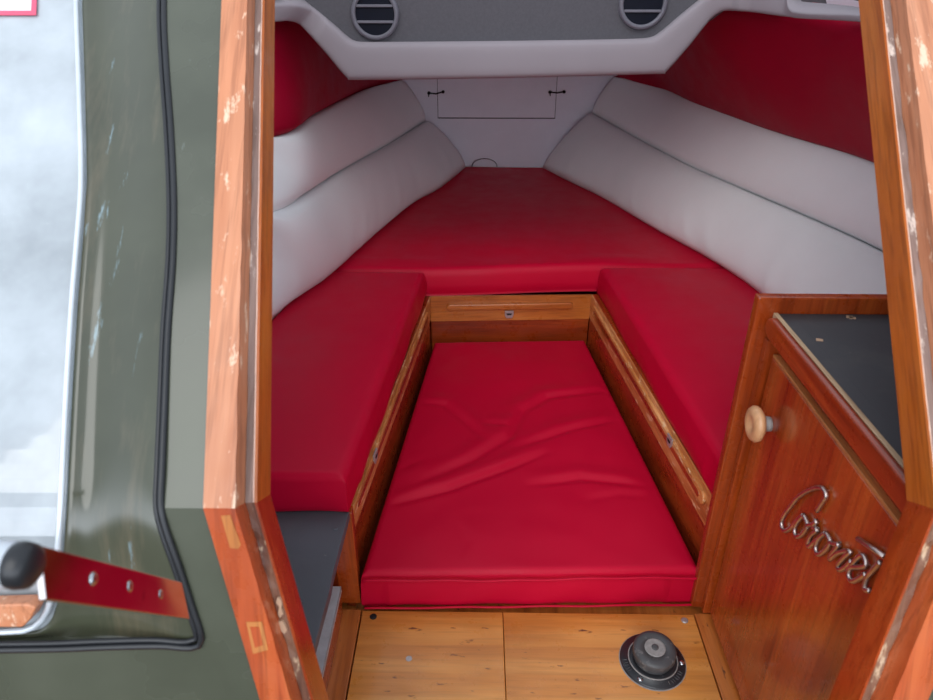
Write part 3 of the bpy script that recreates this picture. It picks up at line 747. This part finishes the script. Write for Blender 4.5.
# ------------------------------------------------------------------ doorway jambs
Y0, Z0 = .45, .655
def frame_pts(side):
    s = -1 if side == 'L' else 1
    xo_t, xo_c, xo_b = ((-.3915, -.322, -.218) if side == 'L' else (.403, .3475, .243))
    top = V((xo_t, Y0+.64, Z0+.64)); cor = V((xo_c, Y0, Z0)); bot = V((xo_b, Y0-.27*.54, Z0-.54))
    return s, top, cor, bot
def jamb(side):
    s, top, cor, bot = frame_pts(side)
    nU = V((0, .7071, -.7071)); nLo = V((0, .9654, -.2607))
    nC = (nU+nLo).normalized(); nC = nC/nC.dot(nU)
    sx = V((-s, 0, 0))     # towards the opening
    wo = .027 if side == 'L' else .030
    wl = .031 if side == 'L' else .036
    g = .011; st = .022; rv = .06
    bands = [('outer_face', 0, J_OUT, L_OUT), ('step', 1, J_STEP, L_GRV), ('groove', 2, J_GRV, L_GRV), ('reveal', 3, J_REV, L_REV)]
    def prof(w): return [(0., .012), (0., 0.), (w, 0.), (w+.001, st), (w+g, st+.001), (w+g, rv), (0., rv)]
    def pt(base, n, w, k, sxx=sx):
        return base+sxx*w+n*k
    rootn = 'door_1' if side == 'L' else 'door_2'
    root = bpy.data.objects.new(rootn, None); COL.objects.link(root); root.location = (cor.x, cor.y, cor.z); root['kind'] = 'structure'
    for seg, (a, na, wa), (b, nb, wb), mi in (('upper', (top, nU, wo), (cor, nC, wo), 2), ('lower', (cor, nC, wo), (bot, nLo, wl), 3)):
        pa = prof(wa); pb = prof(wb); N = 46
        names = [None, 'outer_face', 'step', 'groove', 'reveal', None, None]
        rs = random.Random(3 if side == 'L' else 9)
        for k, (nm, m_) in enumerate((('face_board', [J_OUT, L_OUT][mi-2]), ('rebate', [J_GRV, L_GRV][mi-2]), ('lining', [J_REV, L_REV][mi-2]))):
            idx = {0: [(0., .030), (0., -.0025), ('w', -.0025), ('w1', .030)], 1: [('w1', .0205), ('g2', .0225), ('g2', .034), ('w1', .034)], 2: [('g-', .0212), ('g', .0212), ('g', rv), ('g-', rv)]}[k]
            vs = []; fs = []
            for i in range(N+1):
                t_ = i/N; w = wa+(wb-wa)*t_; base = a.lerp(b, t_); n = na.lerp(nb, t_)
                jit = .0009*mnoise.noise(V((t_*40, k*3, 1 if side == 'L' else 5)))+.0006*mnoise.noise(V((t_*130, k, 2)))
                for q, (ww, kk) in enumerate(idx):
                    W_ = {'w': w, 'w1': w+.001, 'g': w+g, 'g2': w+g-.0025, 'g-': w+g-.003}.get(ww, ww)
                    if ww == 'w': W_ += jit
                    if k == 1 and ww == 'w1' and kk < .03: kk += jit*3
                    vs.append(base+sx*W_+n*kk)
            q = 4
            for i in range(N):
                for j in range(q): fs.append((i*q+j, i*q+(j+1) % q, (i+1)*q+(j+1) % q, (i+1)*q+j))
            fs += [tuple(range(q)), tuple(range(N*q, (N+1)*q))]
            mk(('upper_' if seg == 'upper' else 'lower_')+nm, vs, fs, m_, root)
        # raised bead along the groove
        vs = MB(); pts = []
        for i in range(N+1):
            t_ = i/N; w = wa+(wb-wa)*t_; base = a.lerp(b, t_); n = na.lerp(nb, t_)
            pts.append(base+sx*(w+g-.003+.0006*mnoise.noise(V((t_*60, 9, s)))) + n*(.0222))
        vs.tube(pts, .0012, 6); vs.out(('upper_' if seg == 'upper' else 'lower_')+'bead', (BEAD if seg == 'upper' else L_GRV), root, smooth=True)
    return root, s, top, cor, bot
jl = jamb('L'); jr = jamb('R')
nLo = V((0, .9654, -.2607)); uLo = V((0, .2607, .9654)); nUp = V((0, .7071, -.7071))
def lowpt(px, py, off=0):      # point on the lower bulkhead plane
    r = ray(px, py); o = V((0, Y0, Z0))-nLo*off
    return CAM+r*((o-CAM).dot(nLo)/r.dot(nLo))
def uppt(px, py, off=0):
    r = ray(px, py); o = V((0, Y0, Z0))-nUp*off
    return CAM+r*((o-CAM).dot(nUp)/r.dot(nUp))
# let-in patches and chips on the left lower jamb
W = MB(); W.prism([lowpt(*q, .0031) for q in [(221, 516), (230, 515), (241, 545), (238, 549), (230, 548)]], nLo*.002); W.out('let_in_patch', PALEWOOD, jl[0], label='pale tapered let-in wood patch')
W = MB(); W.prism([lowpt(*q, .0031) for q in [(246, 622), (262, 622), (268, 650), (253, 654)]], nLo*.002)
W.out('screw_plate_mark', PALEWOOD, jl[0])
W = MB(); W.prism([lowpt(*q, .0034) for q in [(250, 627), (259, 627), (263, 645), (255, 648)]], nLo*.002); W.out('screw_plate_recess', L_OUT, jl[0])
for pl, mm in (([(277, 598), (280, 599), (282, 604), (281, 609), (283, 614), (280, 618), (278, 614), (279, 607), (276, 603)], CHIP), ([(278, 622), (282, 621), (285, 626), (287, 631), (284, 634), (281, 631), (280, 627)], CHIP)):
    W = MB(); W.prism([lowpt(*q, -.018) for q in pl], nLo*.003); W.out('chip', mm, jl[0])
# head and sill
W = MB(); W.prism([V((-.40, 1.10, 1.30)), V((.41, 1.10, 1.30)), V((.41, 1.14, 1.34)), V((-.40, 1.14, 1.34))], nUp*.06); struct(W.out('trim_5', L_OUT, bev=.002))
zb = Z0-.54; yb = Y0-.27*.54
W = MB(); W.prism([V((-.22, yb, zb)), V((.235, yb, zb)), V((.235, yb-.005, zb-.03)), V((-.22, yb-.005, zb-.03))], nLo*.06); struct(W.out('trim_6', L_OUT, bev=.002))

# ------------------------------------------------------------------ cockpit bulkhead, left of the doorway
def loft_px(cols, name, mat, off, th=.012, **k):
    pass
# gasket path, top to corner to the left edge
gpx = [(176, -260), (168, -100), (164, 0), (166, 60), (171, 130), (174, 200), (173, 260), (168, 330), (165, 400), (162, 470), (161, 505), (166, 530), (180, 570), (193, 610), (201, 634), (200, 645), (188, 648), (160, 646), (110, 647), (60, 649), (0, 650), (-60, 651)]
KINK = 508
def wall_pt(px, py, off=0):
    return uppt(px, py, off) if py <= KINK else lowpt(px, py, off)
W = MB()
def dens(path, k=10):
    q = []
    for a, b_ in zip(path, path[1:]):
        for i in range(k): q.append((a[0]+(b_[0]-a[0])*i/k, a[1]+(b_[1]-a[1])*i/k))
    return q+[path[-1]]
# upper strip between gasket and jamb
gp = [(p_[0], p_[1]) for p_ in gpx]
def gx(y):
    for a, b_ in zip(gp, gp[1:]):
        if a[1] <= y <= b_[1]: return a[0]+(b_[0]-a[0])*(y-a[1])/max(b_[1]-a[1], 1e-6)
vs = []; fs = []
yy = [-260+i*(KINK+260)/30 for i in range(31)]
corL = frame_pts('L')[2]; topL = frame_pts('L')[1]; botL = frame_pts('L')[3]
rows = []
for y in yy:
    p0 = uppt(gx(y), y)
    t_ = (p0.z-corL.z)/(topL.z-corL.z); p1 = corL.lerp(topL, t_)+V((.003, 0, 0))
    rows.append([p0, p1])
def stripmesh(rows, name, mat, n, th, parent=None):
    vs = []; fs = []; c_ = len(rows[0])
    for r_ in rows: vs += r_
    m_ = len(vs)
    for j in range(len(rows)-1):
        for i in range(c_-1): fs.append((j*c_+i, j*c_+i+1, (j+1)*c_+i+1, (j+1)*c_+i))
    o = mk(name, vs, fs, mat, parent, smooth=False)
    s = o.modifiers.new('solid', 'SOLIDIFY'); s.thickness = th; s.offset = -1
    # make sure thickness goes into the wall
    nn = o.data.polygons[0].normal
    if nn.dot(n) > 0: s.offset = 1
    return o
bulk = bpy.data.objects.new('wall_left_aft', None); COL.objects.link(bulk); bulk.location = (-.6, .45, .655); bulk['kind'] = 'structure'
stripmesh(rows, 'upper_panel', GREEN, nUp, .02, bulk)
# lower panel: everything outside the recess, below the kink
low_poly = [(-200, 651)]+[q for q in reversed(gpx) if q[1] > KINK][1:]+[(161, KINK)]
lp = [lowpt(*q) for q in low_poly]
lp[-1] = wall_pt(161, KINK)
lp += [V((corL.x+.003, Y0, Z0)), V((botL.x+.003, botL.y, botL.z)), V((-1.1, botL.y, botL.z))]
W = MB(); W.prism(lp, nLo*.02); W.out('lower_panel', GREEN, bulk)
# recessed moulding around the window: three bands from gasket to pane, sinking inwards
pane_edge = [(90, -260), (82, -100), (82, 0), (85, 90), (87, 180), (83, 240), (78, 300), (73, 380), (69, 460), (66, 520), (62, 570), (58, 600), (50, 622), (36, 634), (10, 637), (-60, 638)]
def lenpar(path, n):
    q = resample([V((x, y, 0)) for x, y in path], n); return [(v_.x, v_.y) for v_ in q]
N = 120
ge = lenpar(gpx, N)
# match by vertical position on the upright run, by x on the bottom run
pe = []
for x, y in ge:
    if y < 600 and x > 100:
        best = None
        for a, b_ in zip(pane_edge, pane_edge[1:]):
            if a[1] <= y <= b_[1]: best = (a[0]+(b_[0]-a[0])*(y-a[1])/max(b_[1]-a[1], 1e-6), y); break
        pe.append(best)
    else: pe.append(None)
i0 = max(i for i, q in enumerate(pe) if q is not None)
tail = N-1-i0
start = pe[i0]
sub = [start]+[q for q in pane_edge if q[1] > start[1]]
tp_ = resample([V((x, y, 0)) for x, y in sub], tail+1)
for k in range(1, tail+1): pe[i0+k] = (tp_[k].x, tp_[k].y)
def softwall(px, py, off):
    # the recessed moulding runs smoothly past the kink
    a = uppt(px, py, off); b_ = lowpt(px, py, off)
    w = 1/(1+math.exp((py-520)/35))
    return b_.lerp(a, w)
rows = []
M = 14
for (gx_, gy_), (px_, py_) in zip(ge, pe):
    r_ = []
    for j in range(M+1):
        v = j/M
        dep = -.004-.016*math.sin(min(1, v*1.25)*math.pi/2)**2 + .006*max(0, v-.8)/.2
        r_.append(softwall(gx_+(px_-gx_)*v, gy_+(py_-gy_)*v, dep))
    rows.append(r_)
o = stripmesh(rows, 'recess_moulding', GREEN_IN, nUp, .008, bulk)
for p_ in o.data.polygons: p_.use_smooth = True
W = MB(); W.tube([wall_pt(*q, .0005).lerp(softwall(*q, .0005), .5) for q in lenpar(gpx, 150)], .003, 10); W.out('gasket', BLACKRUB, bulk, smooth=True, label='black rubber gasket')
W = MB(); W.tube([wall_pt(q[0]-5, q[1]-(6 if q[1] > 640 else 0), -.001).lerp(softwall(q[0]-5, q[1]-(6 if q[1] > 640 else 0), -.001), .5) for q in lenpar(gpx, 150)], .0025, 8); W.out('gasket_lip', BLACKRUB, bulk, smooth=True)
W = MB(); q = nUp*.03; W.prism([V((-1.1, Y0, Z0))+q, V((-.45, Y0, Z0))+q, V((-.45, Y0+.64, Z0+.64))+q, V((-1.1, Y0+.64, Z0+.64))+q], nUp*.015); W.out('outer_panel', GREEN, bulk)
# window
win = bpy.data.objects.new('window_1', None); COL.objects.link(win); win.location = (-.6, .6, .8); win['kind'] = 'structure'
W = MB(); W.tube([softwall(x-6, y-(5 if y > 600 else 0), -.012) for x, y in lenpar(pane_edge, 90)], .0028, 10); W.out('window_frame', SILVERTRIM, win, smooth=True)
rows = []
pe2 = [(x+2, y) for x, y in pane_edge if y <= 640]
pe2 = lenpar(pe2, 70)
for x, y in pe2:
    if x < -100: continue
    r_ = []
    for k in range(9): r_.append(softwall(x+(-330-x)*k/8, min(y, 640), -.018))
    rows.append(r_)
stripmesh(rows, 'pane', PANE, nUp, .006, win)
# sticker at the top of the pane
W = MB(); W.prism([softwall(*q, -.0155) for q in [(-40, -20), (33, -20), (32, 11), (-40, 11)]], nUp*.0008)
stk = W.out('window_sticker', STICK, bev=0); tag(stk, 'white sticker with pinkish border on the upper left window', 'sticker')
W = MB(); a = [softwall(*q, -.0152) for q in [(-40, 15), (36, 15), (37, -20), (32, -20), (31, 10.5), (-40, 10.5)]]; W.prism(a, nUp*.0008); W.out('printed_border', STICKR, stk)
# added block standing in for wood reflected in the window's bottom corner
W = MB(); W.prism([softwall(*q, .002) for q in [(-40, 606), (27, 604), (36, 608), (30, 620), (22, 628), (-40, 628)]], nLo*.016)
tag(W.out('wood_reflection_block', J_OUT, bev=.002), 'orange wood reflection in the lower corner of the left window, modelled as a block', 'reflection')

# handle: polished flat bar standing off the bulkhead with a capped tube at its near end
def cp(px, py, d):   # point at optical depth d
    return CAM+ray(px, py)*d
hb = thing('grab_handle', 'polished steel bracket bar and capped tube handle by the left window', 'handle', cp(183, 600, .56))
n0 = cp(40, 545, .37); n1 = cp(46, 600, .37); f0 = cp(182, 582, .545); f1 = cp(190, 619, .545)
nb = (n1-n0).cross(f0-n0).normalized()
if nb.x > 0: nb = -nb
W = MB(); W.prism([n0, f0, f1, n1], nb*.004); W.out('bracket_bar', MIRROR, hb, bev=.0008, label='mirror polished flat bar with three screws')
nf = -nb
for px, py in ((92, 579), (128, 587), (159, 595)):
    r = ray(px, py); q = CAM+r*((n0-CAM).dot(nb)/r.dot(nb))
    W = MB(); W.lathe(q, nf, [(.0042, -.001), (.0042, .0008), (.003, .002), (.001, .0023)], 20); W.out('screw', STEEL, hb, smooth=True)
ec = cp(27, 566, .355); tdir = (cp(-130, 552, .362)-ec).normalized()
W = MB(); W.tube([ec+tdir*.006, ec+tdir*.02, ec+tdir*.12], .0118, 28); W.out('tube', SILVERTRIM, hb, smooth=True, label='bright steel tube')
W = MB(); W.lathe(ec+tdir*.006, -tdir, [(.0118, 0), (.0121, .003), (.0112, .008), (.008, .0105), (.001, .011)], 32); W.out('end_cap', BLACKRUB, hb, smooth=True, label='black rubber end cap')

# right cockpit bulkhead
corR = frame_pts('R')[2]; topR = frame_pts('R')[1]; botR = frame_pts('R')[3]
br = bpy.data.objects.new('wall_right_aft', None); COL.objects.link(br); br.location = (.6, .45, .655); br['kind'] = 'structure'
W = MB(); W.prism([corR+V((-.003, 0, 0)), topR+V((-.003, 0, 0)), V((1.1, topR.y, topR.z)), V((1.1, Y0, Z0))], nUp*.02); W.out('upper_panel', GREEN, br)
W = MB(); W.prism([corR+V((-.003, 0, 0)), botR+V((-.003, 0, 0)), V((1.1, botR.y, botR.z)), V((1.1, Y0, Z0))], nLo*.02); W.out('lower_panel', GREEN, br)

# ------------------------------------------------------------------ light
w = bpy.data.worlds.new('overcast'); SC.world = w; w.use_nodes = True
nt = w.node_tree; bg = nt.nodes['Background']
# overcast sky, plus a bright band added low over the stern to light the cabin
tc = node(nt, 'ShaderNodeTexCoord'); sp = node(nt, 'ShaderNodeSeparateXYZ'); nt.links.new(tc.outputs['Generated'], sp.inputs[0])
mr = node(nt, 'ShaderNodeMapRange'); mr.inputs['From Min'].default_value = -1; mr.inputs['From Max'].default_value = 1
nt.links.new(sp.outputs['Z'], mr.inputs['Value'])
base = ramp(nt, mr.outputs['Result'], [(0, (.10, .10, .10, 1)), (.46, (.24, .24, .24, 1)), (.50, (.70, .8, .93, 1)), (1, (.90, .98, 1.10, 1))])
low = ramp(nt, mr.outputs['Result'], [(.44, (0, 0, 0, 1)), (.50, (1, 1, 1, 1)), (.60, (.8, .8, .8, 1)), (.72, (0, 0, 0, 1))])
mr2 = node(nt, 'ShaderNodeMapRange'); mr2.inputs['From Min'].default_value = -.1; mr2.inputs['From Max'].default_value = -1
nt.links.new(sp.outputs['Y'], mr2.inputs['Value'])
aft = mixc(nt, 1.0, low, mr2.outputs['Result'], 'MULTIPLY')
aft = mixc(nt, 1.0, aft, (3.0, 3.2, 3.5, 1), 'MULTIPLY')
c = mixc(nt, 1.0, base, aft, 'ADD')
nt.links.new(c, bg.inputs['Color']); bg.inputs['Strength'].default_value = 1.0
sun = bpy.data.lights.new('sun', 'SUN'); so = bpy.data.objects.new('sun', sun); COL.objects.link(so)
sun.energy = 1.5; sun.angle = math.radians(50); sun.color = (1, .98, .95)
so.rotation_euler = V((-.25, -1.0, .95)).to_track_quat('Z', 'Y').to_euler()
vsn = SC.view_settings; SC.display_settings.display_device = 'sRGB'
vsn.view_transform = 'Standard'; vsn.look = 'None'; vsn.exposure = .08; vsn.gamma = 1; vsn.use_curve_mapping = False
